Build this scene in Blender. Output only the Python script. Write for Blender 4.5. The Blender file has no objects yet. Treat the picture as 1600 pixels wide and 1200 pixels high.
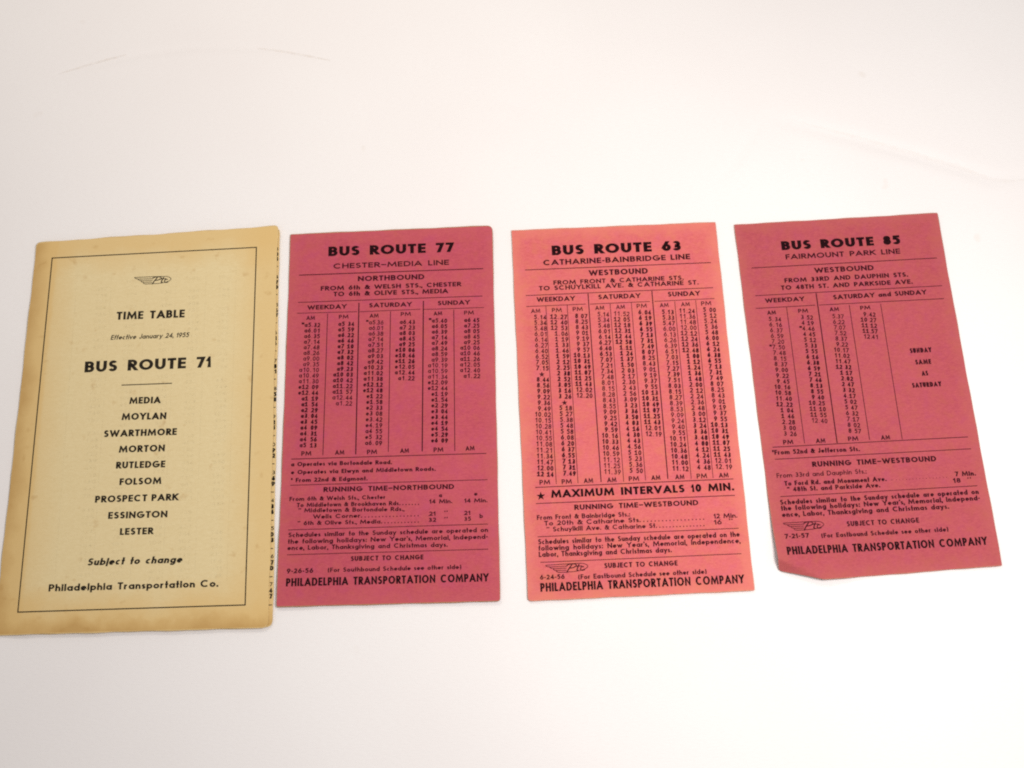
import bpy, math
import numpy as np
from mathutils import Matrix, Vector
scene = bpy.context.scene
COL = scene.collection

# ------------------------------------------------------------------ camera
cam_data = bpy.data.cameras.new('camera')
cam_data.sensor_width = 36.0
cam_data.lens = 1699.69 / 1600 * 36
cam_data.clip_start = 0.01
cam_data.clip_end = 50
cam = bpy.data.objects.new('camera', cam_data)
COL.objects.link(cam)
RIGHT = Vector((0.9988172, -0.04670597, -0.01351897))
UP = Vector((0.04862315, 0.95943459, 0.27770677))
BACK = RIGHT.cross(UP)
cam.matrix_world = Matrix((
    (RIGHT.x, UP.x, BACK.x, 0.0),
    (RIGHT.y, UP.y, BACK.y, -0.109),
    (RIGHT.z, UP.z, BACK.z, 0.40648),
    (0, 0, 0, 1)))
scene.camera = cam
cam_data.dof.use_dof = True
cam_data.dof.focus_distance = 0.42
cam_data.dof.aperture_fstop = 9.0

# ------------------------------------------------------------------ light
world = bpy.data.worlds.new('World')
scene.world = world
world.use_nodes = True
bg = world.node_tree.nodes['Background']
bg.inputs['Color'].default_value = (1.0, 0.96, 0.95, 1)
bg.inputs['Strength'].default_value = 0.43

def area(name, loc, aim, size, power, color):
    d = bpy.data.lights.new(name, 'AREA')
    d.shape = 'DISK'; d.size = size; d.energy = power; d.color = color
    o = bpy.data.objects.new(name, d); COL.objects.link(o)
    o.location = loc
    o.rotation_euler = (Vector(aim) - Vector(loc)).to_track_quat('-Z', 'Y').to_euler()
    return o
area('key_lamp', (0.145, -0.058, 0.371), (0.145, -0.0579, 0), 0.12, 1.28, (1.0, 0.972, 0.955))
area('back_lamp', (-0.089, 0.253, 0.35), (-0.089, 0.2531, 0), 0.14, 0.57, (1.0, 0.92, 0.83))

scene.view_settings.view_transform = 'Standard'
scene.view_settings.look = 'None'
scene.view_settings.exposure = 0.0
scene.view_settings.gamma = 1.0
scene.view_settings.use_curve_mapping = False
scene.cycles.pixel_filter_type = 'BLACKMAN_HARRIS'
scene.cycles.filter_width = 2.0
scene.cycles.use_denoising = False

# ------------------------------------------------------------------ print data (millimetres on each sheet)
BOOKLET = {'o': [-0.14233, -1e-05], 't': -0.0003, 'z': 0.0014, 'corners': [[-47.73, 77.78], [50.58, 79.81], [49.09, -79.81], [-51.93, -77.78]]}
BOOKLET_PRINT = [
  ["E","winged_emblem","",-6.88,57.43,7.88,57.14,3.01],
  ["T","heading","","TIME TABLE",-13.15,42.68,13.96,42.29,3.34,0.2,0.6,0],
  ["T","date_line","","Effective January 24, 1955",-15.02,34.39,15.87,33.96,1.99,0.12,0.5,0.2],
  ["T","title","","BUS ROUTE 71",-24.52,21.44,25.13,21.04,4.47,0.22,0.62,0],
  ["R","rule_line","",-9.65,15.52,10.09,15.27,0.37],
  ["T","place_name","","MEDIA",-6.24,7.77,5.91,7.45,2.67,0.21,0.5,0],
  ["T","place_name","","MOYLAN",-8.9,1.42,8.4,0.93,2.73,0.21,0.5,0],
  ["T","place_name","","SWARTHMORE",-15.42,-5.03,12.71,-5.55,2.7,0.21,0.5,0],
  ["T","place_name","","MORTON",-9.27,-11.41,8.37,-11.78,2.68,0.21,0.5,0],
  ["T","place_name","","RUTLEDGE",-10.06,-17.62,8.78,-18.05,2.66,0.21,0.5,0],
  ["T","place_name","","FOLSOM",-8.37,-24.1,7.58,-24.39,2.63,0.21,0.5,0],
  ["T","place_name","","ESSINGTON",-11.98,-36.78,10.42,-37.31,2.59,0.21,0.5,0],
  ["T","place_name","","LESTER",-7.21,-43.12,5.36,-43.38,2.57,0.21,0.5,0],
  ["T","place_name","","PROSPECT PARK",-17.29,-30.37,14.26,-31.0,2.61,0.21,0.42,0],
  ["T","notice","","Subject to change",-18.81,-53.93,16.55,-54.54,2.67,0.2,0.55,0.2],
  ["T","company_name","","Philadelphia Transportation Co.",-32.55,-62.8,30.38,-64.06,2.64,0.19,0.5,0],
  ["F","frame_line","",[-40.62,70.55],[41.97,70.8],[40.46,-71.16],[-43.36,-69.77],0.43]
]
CARD_A = {'o': [-0.04757, 0.00129], 't': -0.0145, 'z': 0.0004, 'corners': [[-40.35, 74.43], [41.7, 75.1], [40.55, -75.1], [-41.9, -74.43]]}
CARD_A_PRINT = [
  ["T","title","","BUS ROUTE 77",-24.81,64.11,25.86,64.06,4.14,0.27,0.62,0],
  ["T","line_name","","CHESTER—MEDIA LINE",-22.7,58.6,23.8,58.52,2.24,0.18,0.6,0],
  ["R","rule_line","",-36.45,56.39,37.46,56.39,0.37],
  ["T","direction","","NORTHBOUND",-12.81,52.84,13.84,52.7,2.22,0.21,0.5,0],
  ["T","terminus_line","","FROM 6th & WELSH STS., CHESTER",-27.65,49.39,28.54,49.19,1.91,0.21,0.6,0],
  ["T","terminus_line","","TO 6th & OLIVE STS., MEDIA",-22.54,46.75,23.26,46.44,1.96,0.21,0.6,0],
  ["R","rule_line","",-36.59,44.76,36.89,44.71,0.28],
  ["T","day_heading","G","WEEKDAY",-32.79,41.51,-17.2,41.42,1.89,0.2,0.5,0],
  ["T","day_heading","G","SATURDAY",-8.26,41.51,8.75,41.37,1.89,0.2,0.5,0],
  ["T","day_heading","G","SUNDAY",19.06,41.41,31.82,41.36,1.89,0.2,0.5,0],
  ["R","rule_line","G",-36.89,40.21,-13.01,39.93,0.24],
  ["R","rule_line","G",-11.86,39.89,12.17,40.02,0.24],
  ["R","rule_line","G",13.32,39.86,37.34,39.88,0.24],
  ["R","rule_line","G",-12.29,43.65,-13.11,-17.93,0.44],
  ["R","rule_line","G",13.36,43.51,12.32,-17.67,0.44],
  ["R","rule_line","G",-24.73,39.55,-25.69,-17.78,0.28],
  ["R","rule_line","G",0.27,39.55,-0.65,-17.39,0.28],
  ["R","rule_line","G",25.37,39.37,24.77,-17.94,0.28],
  ["R","rule_line","",-37.79,-18.91,36.79,-19.28,0.29],
  ["T","column_heading","G","AM",-33.16,37.22,-29.73,37.21,1.7,0.15,0.5,0],
  ["T","column_heading","G","PM",-20.24,37.17,-16.42,37.21,1.69,0.15,0.5,0],
  ["T","column_heading","G","AM",-8.02,37.2,-4.47,37.19,1.69,0.15,0.5,0],
  ["T","column_heading","G","PM",4.32,37.41,8.32,37.44,1.69,0.15,0.5,0],
  ["T","column_heading","G","AM",17.35,37.16,20.77,37.22,1.7,0.15,0.5,0],
  ["T","column_heading","G","PM",29.45,37.08,33.27,37.06,1.69,0.15,0.5,0],
  ["T","column_heading","G","PM",-33.96,-17.78,-30.11,-17.74,1.8,0.16,0.5,0],
  ["T","column_heading","G","AM",-21.04,-17.83,-17.47,-17.84,1.8,0.16,0.5,0],
  ["T","column_heading","G","PM",-8.8,-18.08,-4.95,-18.04,1.79,0.16,0.5,0],
  ["T","column_heading","G","AM",3.88,-18.01,7.28,-18.01,1.8,0.16,0.5,0],
  ["T","column_heading","G","PM",16.67,-18.11,20.41,-18.07,1.79,0.16,0.5,0],
  ["T","column_heading","G","AM",28.9,-17.97,32.35,-17.91,1.8,0.16,0.5,0],
  ["C",["*a5.32","a6.01","a6.35","a7.14","a7.48","a8.26","a9.00","a9.35","a10.10","a10.49","a11.30","e12.09","e12.44","a1.19","a1.54","a2.29","a3.04","a3.45","a4.09","a4.31","a4.56","a5.13"],[-31.27,34.18],[-27.63,33.94],[-32.21,-14.53],[-28.18,-14.79],1.86,1.39,[11,22]],
  ["C",["a5.34","a5.59","a6.22","a6.46","a7.10","a7.32","a8.02","a8.42","a9.23","a10.03","a10.42","a11.22","a11.57","a12.44","a1.22"],[-17.91,34.12],[-14.15,33.87],[-18.48,1.59],[-14.69,1.34],1.86,1.4,[0,13]],
  ["C",["*a5.36","a6.01","a6.38","a7.14","a7.51","a8.27","a9.03","a9.42","a10.23","a11.02","a11.38","e12.12","e12.48","e1.22","e1.58","e2.33","e3.08","e3.42","e4.19","a4.55","e5.32","a6.09"],[-5.77,34.28],[-2.55,34.06],[-7.06,-14.55],[-3.09,-14.81],1.86,1.4,[11,22]],
  ["C",["a6.43","a7.23","a8.03","a8.45","a9.25","e10.06","e10.46","e11.26","e12.05","a12.44","a1.22"],[6.41,34.02],[9.93,33.79],[5.72,10.87],[9.58,10.62],1.86,1.39,[0,8]],
  ["C",["*a5.40","a6.05","a6.39","a7.14","a7.49","a8.24","a8.59","a9.39","a10.19","a10.59","a11.34","e12.09","e12.44","e1.19","e1.54","e2.29","e3.04","e3.44","e4.19","e4.54","e5.29","e6.09"],[19.13,34.11],[22.64,33.87],[18.31,-14.46],[22.16,-14.71],1.86,1.4,[11,22]],
  ["C",["a6.45","a7.25","a8.05","a8.45","a9.25","a10.06","a10.46","a11.26","a12.05","a12.40","a1.22"],[31.89,33.88],[35.4,33.65],[31.22,10.91],[35.14,10.65],1.86,1.39,[0,8]],
  ["T","footnote","","a Operates via Bortondale Road.",-37.83,-21.74,0.76,-22.23,1.67,0.2,0.5,0],
  ["T","footnote","","e Operates via Elwyn and Middletown Roads.",-37.75,-24.84,17.37,-25.4,1.66,0.2,0.5,0],
  ["T","footnote","","* From 22nd & Edgmont.",-37.68,-27.93,-8.53,-28.21,1.65,0.2,0.5,0],
  ["R","rule_line","",-37.93,-29.06,36.98,-29.51,0.25],
  ["T","section_heading","","RUNNING TIME—NORTHBOUND",-25.23,-32.12,24.29,-32.65,1.93,0.21,0.7,0],
  ["T","running_time","","From 6th & Welsh Sts., Chester",-38.06,-35.13,-1.67,-35.6,1.64,0.18,0.5,0],
  ["T","running_time","","To Middletown & Brookhaven Rds.......",-35.21,-37.54,11.51,-38.26,1.63,0.18,0.5,0],
  ["T","running_time","","14 Min.",14.92,-37.92,23.47,-38.05,1.63,0.18,0.5,0],
  ["T","running_time","","14 Min.",28.1,-38.04,36.75,-38.17,1.63,0.18,0.5,0],
  ["T","running_time","","\" Middletown & Bortondale Rds.,",-34.6,-39.59,5.3,-40.4,1.63,0.18,0.5,0],
  ["T","running_time","","Wells Corner.................",-28.97,-42.14,11.48,-42.58,1.63,0.18,0.5,0],
  ["T","running_time","","21",14.65,-42.57,17.15,-42.55,1.62,0.18,0.5,0],
  ["T","running_time","","21",27.84,-42.75,30.23,-42.72,1.63,0.18,0.5,0],
  ["T","running_time","","\" 6th & Olive Sts., Media............",-34.77,-44.45,11.45,-44.98,1.62,0.18,0.5,0],
  ["T","running_time","","32",14.46,-44.91,17.35,-44.9,1.61,0.18,0.5,0],
  ["T","running_time","","35",27.79,-44.98,30.41,-44.96,1.62,0.18,0.5,0],
  ["T","running_time","","a",18.47,-35.62,19.65,-35.6,1.64,0.18,0.5,0],
  ["T","running_time","","e",31.79,-35.52,33.07,-35.5,1.64,0.18,0.5,0],
  ["T","running_time","","\"",20.44,-42.44,21.72,-42.43,1.63,0.18,0.5,0],
  ["T","running_time","","\"",20.4,-44.84,21.68,-44.83,1.62,0.18,0.5,0],
  ["T","running_time","","b",33.65,-44.07,34.93,-44.05,1.62,0.18,0.5,0],
  ["R","rule_line","",-38.18,-46.06,36.76,-46.4,0.25],
  ["T","holiday_note","","Schedules similar to the Sunday schedule are operated on",-38.11,-48.84,36.68,-49.4,1.78,0.17,0.55,0],
  ["T","holiday_note","","the following holidays: New Year's, Memorial, Independ-",-38.22,-51.28,36.5,-51.94,1.78,0.17,0.55,0],
  ["T","holiday_note","","ence, Labor, Thanksgiving and Christmas days.",-38.33,-53.64,21.53,-54.41,1.76,0.17,0.55,0],
  ["R","rule_line","",-38.39,-55.35,36.51,-55.8,0.25],
  ["T","notice","","SUBJECT TO CHANGE",-14.61,-58.46,12.43,-58.77,1.81,0.2,0.6,0],
  ["T","issue_date","","9-26-56",-38.33,-62.24,-28.49,-62.36,1.8,0.18,0.5,0],
  ["T","reverse_note","","(For Southbound Schedule see other side)",-23.1,-62.32,26.45,-62.8,1.69,0.17,0.5,0],
  ["T","company_name","","PHILADELPHIA TRANSPORTATION COMPANY",-38.48,-67.01,36.48,-67.69,2.98,0.16,0.62,0]
]
CARD_B = {'o': [0.04389, -0.00099], 't': -0.0046, 'z': 0.0004, 'corners': [[-41.46, 74.07], [41.29, 73.74], [41.74, -73.74], [-41.57, -74.07]]}
CARD_B_PRINT = [
  ["T","title","","BUS ROUTE 63",-25.62,62.3,26.36,61.98,4.23,0.28,0.62,0],
  ["T","line_name","","CATHARINE-BAINBRIDGE LINE",-29.31,58.13,29.68,58.01,2.36,0.2,0.5,0],
  ["R","rule_line","",-36.71,56.52,37.74,56.18,0.32],
  ["T","direction","","WESTBOUND",-11.33,52.83,12.31,52.68,2.41,0.21,0.5,0],
  ["T","terminus_line","","FROM FRONT & CATHARINE STS.",-25.67,49.61,26.31,49.35,1.88,0.19,0.6,0],
  ["T","terminus_line","","TO SCHUYLKILL AVE. & CATHARINE ST.",-31.55,47.42,32.05,47.06,1.94,0.19,0.6,0],
  ["R","rule_line","",-36.96,45.61,37.65,45.44,0.29],
  ["T","day_heading","G","WEEKDAY",-32.68,42.7,-17.47,42.56,1.99,0.19,0.5,0],
  ["T","day_heading","G","SATURDAY",-8.22,42.64,8.56,42.49,1.99,0.19,0.5,0],
  ["T","day_heading","G","SUNDAY",19.44,42.49,32.23,42.4,2.0,0.19,0.5,0],
  ["R","rule_line","G",-36.99,40.98,-13.28,40.89,0.26],
  ["R","rule_line","G",-11.65,40.81,12.06,40.78,0.26],
  ["R","rule_line","G",13.99,40.76,37.82,40.85,0.25],
  ["R","rule_line","G",-12.16,45.28,-11.89,-30.81,0.38],
  ["R","rule_line","G",13.24,45.17,13.39,-30.75,0.39],
  ["R","rule_line","G",-29.16,40.74,-28.85,-30.83,0.23],
  ["R","rule_line","G",-20.71,40.79,-20.64,-30.9,0.23],
  ["R","rule_line","G",-3.7,40.63,-3.35,-31.08,0.23],
  ["R","rule_line","G",4.75,40.74,4.93,-30.97,0.23],
  ["R","rule_line","G",21.92,40.38,22.22,-31.14,0.23],
  ["R","rule_line","G",30.25,40.44,30.48,-31.21,0.23],
  ["T","column_heading","G","AM",-35.13,38.14,-31.46,38.09,1.79,0.14,0.5,0],
  ["T","column_heading","G","PM",-26.88,38.07,-22.97,38.01,1.79,0.14,0.5,0],
  ["T","column_heading","G","PM",-18.63,38.13,-14.66,38.07,1.79,0.14,0.5,0],
  ["T","column_heading","G","AM",-9.71,38.22,-6.09,38.18,1.79,0.14,0.5,0],
  ["T","column_heading","G","AM",-1.45,38.22,2.1,38.18,1.78,0.14,0.5,0],
  ["T","column_heading","G","PM",6.74,38.21,10.77,38.22,1.79,0.14,0.5,0],
  ["T","column_heading","G","AM",15.89,38.17,19.38,38.13,1.79,0.14,0.5,0],
  ["T","column_heading","G","AM",24.32,38.15,27.81,38.12,1.8,0.14,0.5,0],
  ["T","column_heading","G","PM",32.27,38.1,36.3,38.1,1.8,0.14,0.5,0],
  ["T","column_heading","G","PM",-35.17,-30.85,-31.15,-30.85,1.86,0.15,0.5,0],
  ["T","column_heading","G","PM",-26.79,-30.98,-22.95,-30.98,1.85,0.15,0.5,0],
  ["T","column_heading","G","AM",-18.4,-30.94,-14.86,-30.98,1.85,0.15,0.5,0],
  ["T","column_heading","G","AM",-9.55,-31.04,-6.06,-31.07,1.86,0.15,0.5,0],
  ["T","column_heading","G","PM",-1.39,-30.98,2.51,-30.98,1.85,0.15,0.5,0],
  ["T","column_heading","G","AM",7.17,-30.95,10.6,-30.98,1.87,0.15,0.5,0],
  ["T","column_heading","G","AM",16.2,-31.05,19.68,-31.09,1.86,0.15,0.5,0],
  ["T","column_heading","G","PM",24.34,-31.12,28.24,-31.11,1.87,0.15,0.5,0],
  ["T","column_heading","G","AM",32.73,-31.13,36.38,-31.18,1.86,0.15,0.5,0],
  ["R","rule_line","",-36.87,-31.79,38.09,-31.85,0.3],
  ["C",["5.14","5.34","5.48","6.01","6.14","6.27","6.40","6.52","7.05","7.15","S","8.44","8.56","9.09","9.22","9.36","9.49","10.02","10.15","10.28","10.41","10.55","11.08","11.21","11.34","11.47","12.00","12.14"],[-33.02,35.42],[-29.34,35.08],[-33.42,-27.76],[-29.71,-28.09],1.96,1.4,[27,28]],
  ["C",["12.27","12.40","12.53","1.06","1.19","1.33","1.46","1.59","2.12","2.25","2.38","2.52","3.05","3.16","3.26","S","5.18","5.27","5.38","5.48","5.58","6.08","6.20","6.37","6.55","7.13","7.31","7.49"],[-25.13,35.19],[-21.14,34.82],[-24.96,-27.79],[-21.31,-28.11],1.96,1.41,[0,28]],
  ["C",["8.07","8.25","8.43","9.01","9.19","9.37","9.57","10.13","10.31","10.49","11.07","11.25","11.43","12.02","12.20"],[-16.75,35.11],[-13.06,34.77],[-16.86,2.49],[-13.08,2.14],1.96,1.4,[0,13]],
  ["C",["5.14","5.34","5.48","6.01","6.14","6.27","6.40","6.53","7.07","7.21","7.34","7.48","8.01","8.15","8.28","8.43","8.55","9.09","9.25","9.42","9.59","10.16","10.33","10.46","10.59","11.12","11.25","11.39"],[-7.9,35.41],[-4.47,35.09],[-8.16,-27.99],[-4.28,-28.33],1.96,1.4,[0,0]],
  ["C",["11.52","12.05","12.18","12.31","12.44","12.58","1.11","1.24","1.37","1.50","2.03","2.17","2.30","2.43","2.56","3.09","3.23","3.36","3.50","4.03","4.16","4.30","4.43","4.56","5.10","5.23","5.36","5.50"],[-0.14,35.25],[3.6,34.9],[0.25,-27.88],[4.13,-28.23],1.96,1.41,[1,28]],
  ["C",["6.04","6.19","6.39","6.55","7.13","7.31","7.49","8.07","8.25","8.43","9.01","9.19","9.37","9.55","10.13","10.31","10.49","11.07","11.25","11.43","12.01","12.19"],[8.33,35.51],[12.13,35.16],[8.67,-13.99],[12.35,-14.32],1.97,1.4,[0,20]],
  ["C",["5.13","5.33","5.47","6.00","6.13","6.26","6.39","6.51","7.03","7.15","7.27","7.39","7.51","8.03","8.15","8.27","8.39","8.53","9.09","9.24","9.40","9.55","10.11","10.24","10.36","10.48","11.00","11.12"],[17.57,35.2],[21.12,34.87],[17.77,-27.89],[21.47,-28.22],1.96,1.4,[0,0]],
  ["C",["11.24","11.36","11.48","12.00","12.12","12.24","12.36","12.48","1.00","1.12","1.24","1.36","1.48","2.00","2.12","2.24","2.36","2.48","3.00","3.12","3.24","3.36","3.48","4.00","4.12","4.24","4.36","4.48"],[25.72,35.28],[29.45,34.93],[25.95,-27.77],[29.88,-28.12],1.97,1.42,[4,28]],
  ["C",["5.00","5.12","5.24","5.36","5.48","6.00","6.12","6.24","6.38","6.55","7.13","7.31","7.49","8.07","8.25","8.43","9.01","9.19","9.37","9.55","10.13","10.31","10.49","11.07","11.25","11.43","12.01","12.19"],[33.87,35.36],[37.78,35.0],[34.16,-27.9],[37.97,-28.24],1.97,1.41,[0,26]],
  ["S","star","",-34.91,-35.19,1.73],
  ["T","interval_notice","","MAXIMUM INTERVALS 10 MIN.",-31.01,-36.02,38.01,-36.24,2.98,0.21,0.62,0],
  ["R","rule_line","",-36.93,-37.95,38.0,-38.14,0.29],
  ["T","section_heading","","RUNNING TIME—WESTBOUND",-22.59,-41.02,24.03,-41.26,2.01,0.2,0.7,0],
  ["T","running_time","","From Front & Bainbridge Sts.:",-36.82,-44.16,-1.83,-44.41,1.82,0.16,0.5,0],
  ["T","running_time","","To 20th & Catharine Sts..................",-34.18,-46.45,26.44,-46.84,1.82,0.16,0.5,0],
  ["T","running_time","","12 Min.",29.39,-46.56,38.15,-46.6,1.82,0.16,0.5,0],
  ["T","running_time","","\" Schuylkill Ave. & Catharine St...............",-33.42,-48.76,26.22,-49.24,1.81,0.16,0.5,0],
  ["T","running_time","","16",29.29,-48.85,32.09,-48.85,1.82,0.16,0.5,0],
  ["T","running_time","","\"",34.91,-48.68,36.25,-48.68,1.82,0.16,0.5,0],
  ["R","rule_line","",-36.84,-50.48,38.16,-50.58,0.26],
  ["T","holiday_note","","Schedules similar to the Sunday schedule are operated on the",-36.8,-53.34,38.31,-53.74,1.98,0.16,0.55,0],
  ["T","holiday_note","","following holidays: New Year's, Memorial, Independence,",-36.8,-55.71,38.25,-56.12,1.96,0.16,0.65,0],
  ["T","holiday_note","","Labor, Thanksgiving and Christmas days.",-36.8,-58.03,12.63,-58.4,1.96,0.16,0.55,0],
  ["R","rule_line","",-36.31,-60.01,38.26,-60.05,0.26],
  ["E","winged_emblem","",-34.49,-64.05,-18.84,-63.93,2.98],
  ["T","notice","","SUBJECT TO CHANGE",-12.78,-63.16,14.36,-63.37,1.89,0.19,0.6,0],
  ["T","issue_date","","6-24-56",-36.74,-66.35,-27.64,-66.46,1.77,0.17,0.5,0],
  ["T","reverse_note","","(For Eastbound Schedule see other side)",-22.65,-66.85,24.78,-66.86,1.82,0.16,0.5,0],
  ["T","company_name","","PHILADELPHIA TRANSPORTATION COMPANY",-36.79,-70.78,38.32,-70.87,3.17,0.15,0.6,0]
]
CARD_C = {'o': [0.13493, -7e-05], 't': 0.01985, 'z': 0.0004, 'corners': [[-40.63, 71.92], [41.67, 71.01], [40.85, -71.01], [-41.88, -71.92]]}
CARD_C_PRINT = [
  ["T","title","","BUS ROUTE 85",-22.99,59.34,24.77,58.51,3.89,0.3,0.62,0],
  ["T","line_name","","FAIRMOUNT PARK LINE",-21.92,55.27,23.98,54.44,2.24,0.18,0.6,0],
  ["R","rule_line","",-36.03,52.63,38.13,51.55,0.31],
  ["T","direction","","WESTBOUND",-11.3,48.68,12.39,48.2,2.22,0.21,0.5,0],
  ["T","terminus_line","","FROM 33RD AND DAUPHIN STS.",-23.73,45.45,25.49,44.48,1.91,0.21,0.6,0],
  ["T","terminus_line","","TO 48TH ST. AND PARKSIDE AVE.",-25.51,42.45,26.8,41.38,1.9,0.21,0.6,0],
  ["R","rule_line","",-36.05,40.82,38.17,39.7,0.27],
  ["T","day_heading","G","WEEKDAY",-32.48,37.52,-16.95,37.26,1.89,0.21,0.5,0],
  ["T","day_heading","G","SATURDAY and SUNDAY",-5.54,36.98,31.49,36.58,1.95,0.21,0.5,0],
  ["R","rule_line","G",-36.51,35.5,-13.13,35.16,0.27],
  ["R","rule_line","G",-11.43,35.1,37.9,34.29,0.27],
  ["R","rule_line","G",-11.96,40.13,-12.72,-20.85,0.42],
  ["R","rule_line","G",-24.4,35.12,-25.08,-20.16,0.25],
  ["R","rule_line","G",0.33,34.25,-0.25,-20.44,0.26],
  ["R","rule_line","G",12.72,33.79,12.15,-21.14,0.25],
  ["T","column_heading","G","AM",-32.33,32.54,-28.87,32.47,1.69,0.17,0.5,0],
  ["T","column_heading","G","PM",-20.09,32.39,-16.23,32.29,1.69,0.17,0.5,0],
  ["T","column_heading","G","AM",-7.69,32.16,-3.99,32.08,1.7,0.17,0.5,0],
  ["T","column_heading","G","PM",4.42,31.9,8.41,31.86,1.7,0.17,0.5,0],
  ["R","rule_line","",-37.38,-20.75,37.17,-21.9,0.29],
  ["T","column_heading","G","PM",-33.15,-20.0,-29.31,-20.04,1.8,0.17,0.5,0],
  ["T","column_heading","G","AM",-20.68,-20.29,-17.07,-20.37,1.8,0.17,0.5,0],
  ["T","column_heading","G","PM",-8.4,-20.4,-4.5,-20.44,1.8,0.17,0.5,0],
  ["T","column_heading","G","AM",4.17,-20.75,7.62,-20.82,1.8,0.17,0.5,0],
  ["C",["5.34","6.16","6.37","6.59","7.20","*7.50","7.48","8.15","8.37","9.00","9.22","9.45","10.16","10.58","11.40","12.22","1.04","1.46","2.28","3.00","3.26"],[-31.05,29.74],[-27.31,29.26],[-31.4,-16.73],[-27.66,-17.19],1.86,1.36,[15,21]],
  ["C",["3.52","4.19","*4.46","4.45","5.12","5.33","5.55","6.16","6.38","6.59","7.21","7.46","8.13","8.55","9.40","10.25","11.10","11.55","12.40"],[-18.32,29.57],[-14.75,29.11],[-18.86,-12.47],[-15.23,-12.93],1.86,1.36,[0,18]],
  ["C",["5.37","6.22","7.07","7.52","8.37","9.22","10.17","11.02","11.47","12.32","1.17","2.02","2.47","3.32","4.17","5.02","5.47","6.32","7.17","8.02","8.57"],[-5.98,29.1],[-2.65,28.68],[-6.69,-17.35],[-3.07,-17.81],1.85,1.36,[9,21]],
  ["C",["9.42","10.27","11.12","11.57","12.41"],[6.3,29.05],[9.92,28.58],[6.29,19.73],[9.54,19.32],1.86,1.37,[0,4]],
  ["T","sunday_note","G","SUNDAY",20.94,12.78,29.38,12.66,2.01,0.22,0.5,0],
  ["T","sunday_note","G","SAME",22.22,8.03,28.39,7.95,2.0,0.22,0.5,0],
  ["T","sunday_note","G","AS",23.9,3.34,26.43,3.34,1.98,0.22,0.5,0],
  ["T","sunday_note","G","SATURDAY",19.44,-1.19,30.8,-1.28,1.97,0.22,0.5,0],
  ["T","footnote","","*From 52nd & Jefferson Sts.",-37.8,-23.68,-4.53,-24.57,1.87,0.19,0.5,0],
  ["R","rule_line","",-37.13,-25.47,37.44,-26.56,0.27],
  ["T","section_heading","","RUNNING TIME—WESTBOUND",-23.42,-29.4,23.64,-30.45,2.1,0.22,0.7,0],
  ["T","running_time","","From 33rd and Dauphin Sts.:",-37.37,-32.69,-3.35,-33.33,1.85,0.13,0.5,0],
  ["T","running_time","","To Ford Rd. and Monument Ave.",-34.89,-35.87,3.69,-36.71,1.84,0.2,0.5,0],
  ["T","running_time","","..................",5.41,-36.58,27.15,-36.98,1.84,0.08,0.5,0],
  ["T","running_time","","7 Min.",29.63,-36.72,37.48,-36.9,1.85,0.2,0.5,0],
  ["T","running_time","","18",28.58,-39.17,31.29,-39.23,1.85,0.19,0.5,0],
  ["T","running_time","","\"",34.01,-39.24,35.41,-39.21,1.85,0.16,0.5,0],
  ["T","running_time","","\" 48th St. and Parkside Ave.",-34.19,-38.25,0.91,-38.9,1.84,0.19,0.5,0],
  ["R","rule_line","",-37.13,-39.87,37.23,-40.81,0.27],
  ["T","holiday_note","","Schedules similar to the Sunday schedule are operated on",-37.55,-43.01,37.24,-43.98,1.95,0.19,0.55,0],
  ["T","holiday_note","","the following holidays: New Year's, Memorial, Independ-",-37.56,-45.31,37.22,-46.35,1.94,0.19,0.55,0],
  ["T","holiday_note","","ence, Labor, Thanksgiving and Christmas days.",-37.59,-47.72,25.17,-48.73,1.93,0.19,0.55,0],
  ["E","winged_emblem","",-37.7,-52.94,-22.47,-53.15,3.0],
  ["T","notice","","SUBJECT TO CHANGE",-13.84,-52.73,13.17,-53.14,1.93,0.19,0.6,0],
  ["T","issue_date","","7-21-57",-37.93,-55.92,-28.75,-56.07,1.8,0.2,0.5,0],
  ["T","reverse_note","","(For Eastbound Schedule see other side)",-24.15,-56.44,23.43,-57.14,1.79,0.18,0.5,0],
  ["T","company_name","","PHILADELPHIA TRANSPORTATION COMPANY",-38.04,-61.97,36.91,-63.01,3.03,0.165,0.62,0]
]
BOOKLET_INNER = [[-47.44, 77.34], [51.11, 78.93], [50.72, -79.43], [-51.72, -77.56]]
SLIVERS = [[51.05, 71.35], [51.01, 59.25], [50.97, 47.33], [50.93, 35.6], [50.89, 24.04], [50.85, 12.65], [50.81, 1.43], [50.77, -9.63], [50.74, -20.52], [50.7, -31.26], [50.67, -41.84], [50.63, -52.28], [50.6, -62.56]]
CREASE = [[-42.33, -62.71], [-25.57, -71.71]]
TIP = [-41.3, -67.3]

# ------------------------------------------------------------------ materials
def new_mat(name):
    m = bpy.data.materials.new(name); m.use_nodes = True
    nt = m.node_tree
    b = nt.nodes['Principled BSDF']
    return m, nt, b

def node(nt, kind, **kw):
    n = nt.nodes.new(kind)
    for k, v in kw.items():
        if k in n.inputs: n.inputs[k].default_value = v
        else: setattr(n, k, v)
    return n

def noise(nt, vec, scale, detail=3, rough=.6):
    n = node(nt, 'ShaderNodeTexNoise')
    n.inputs['Scale'].default_value = scale
    n.inputs['Detail'].default_value = detail
    n.inputs['Roughness'].default_value = rough
    nt.links.new(vec, n.inputs['Vector'])
    return n.outputs['Fac']

def ramp(nt, fac, lo, hi, a=0.0, b=1.0):
    n = node(nt, 'ShaderNodeMapRange')
    n.inputs['From Min'].default_value = lo; n.inputs['From Max'].default_value = hi
    n.inputs['To Min'].default_value = a; n.inputs['To Max'].default_value = b
    nt.links.new(fac, n.inputs['Value'])
    return n.outputs['Result']

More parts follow.
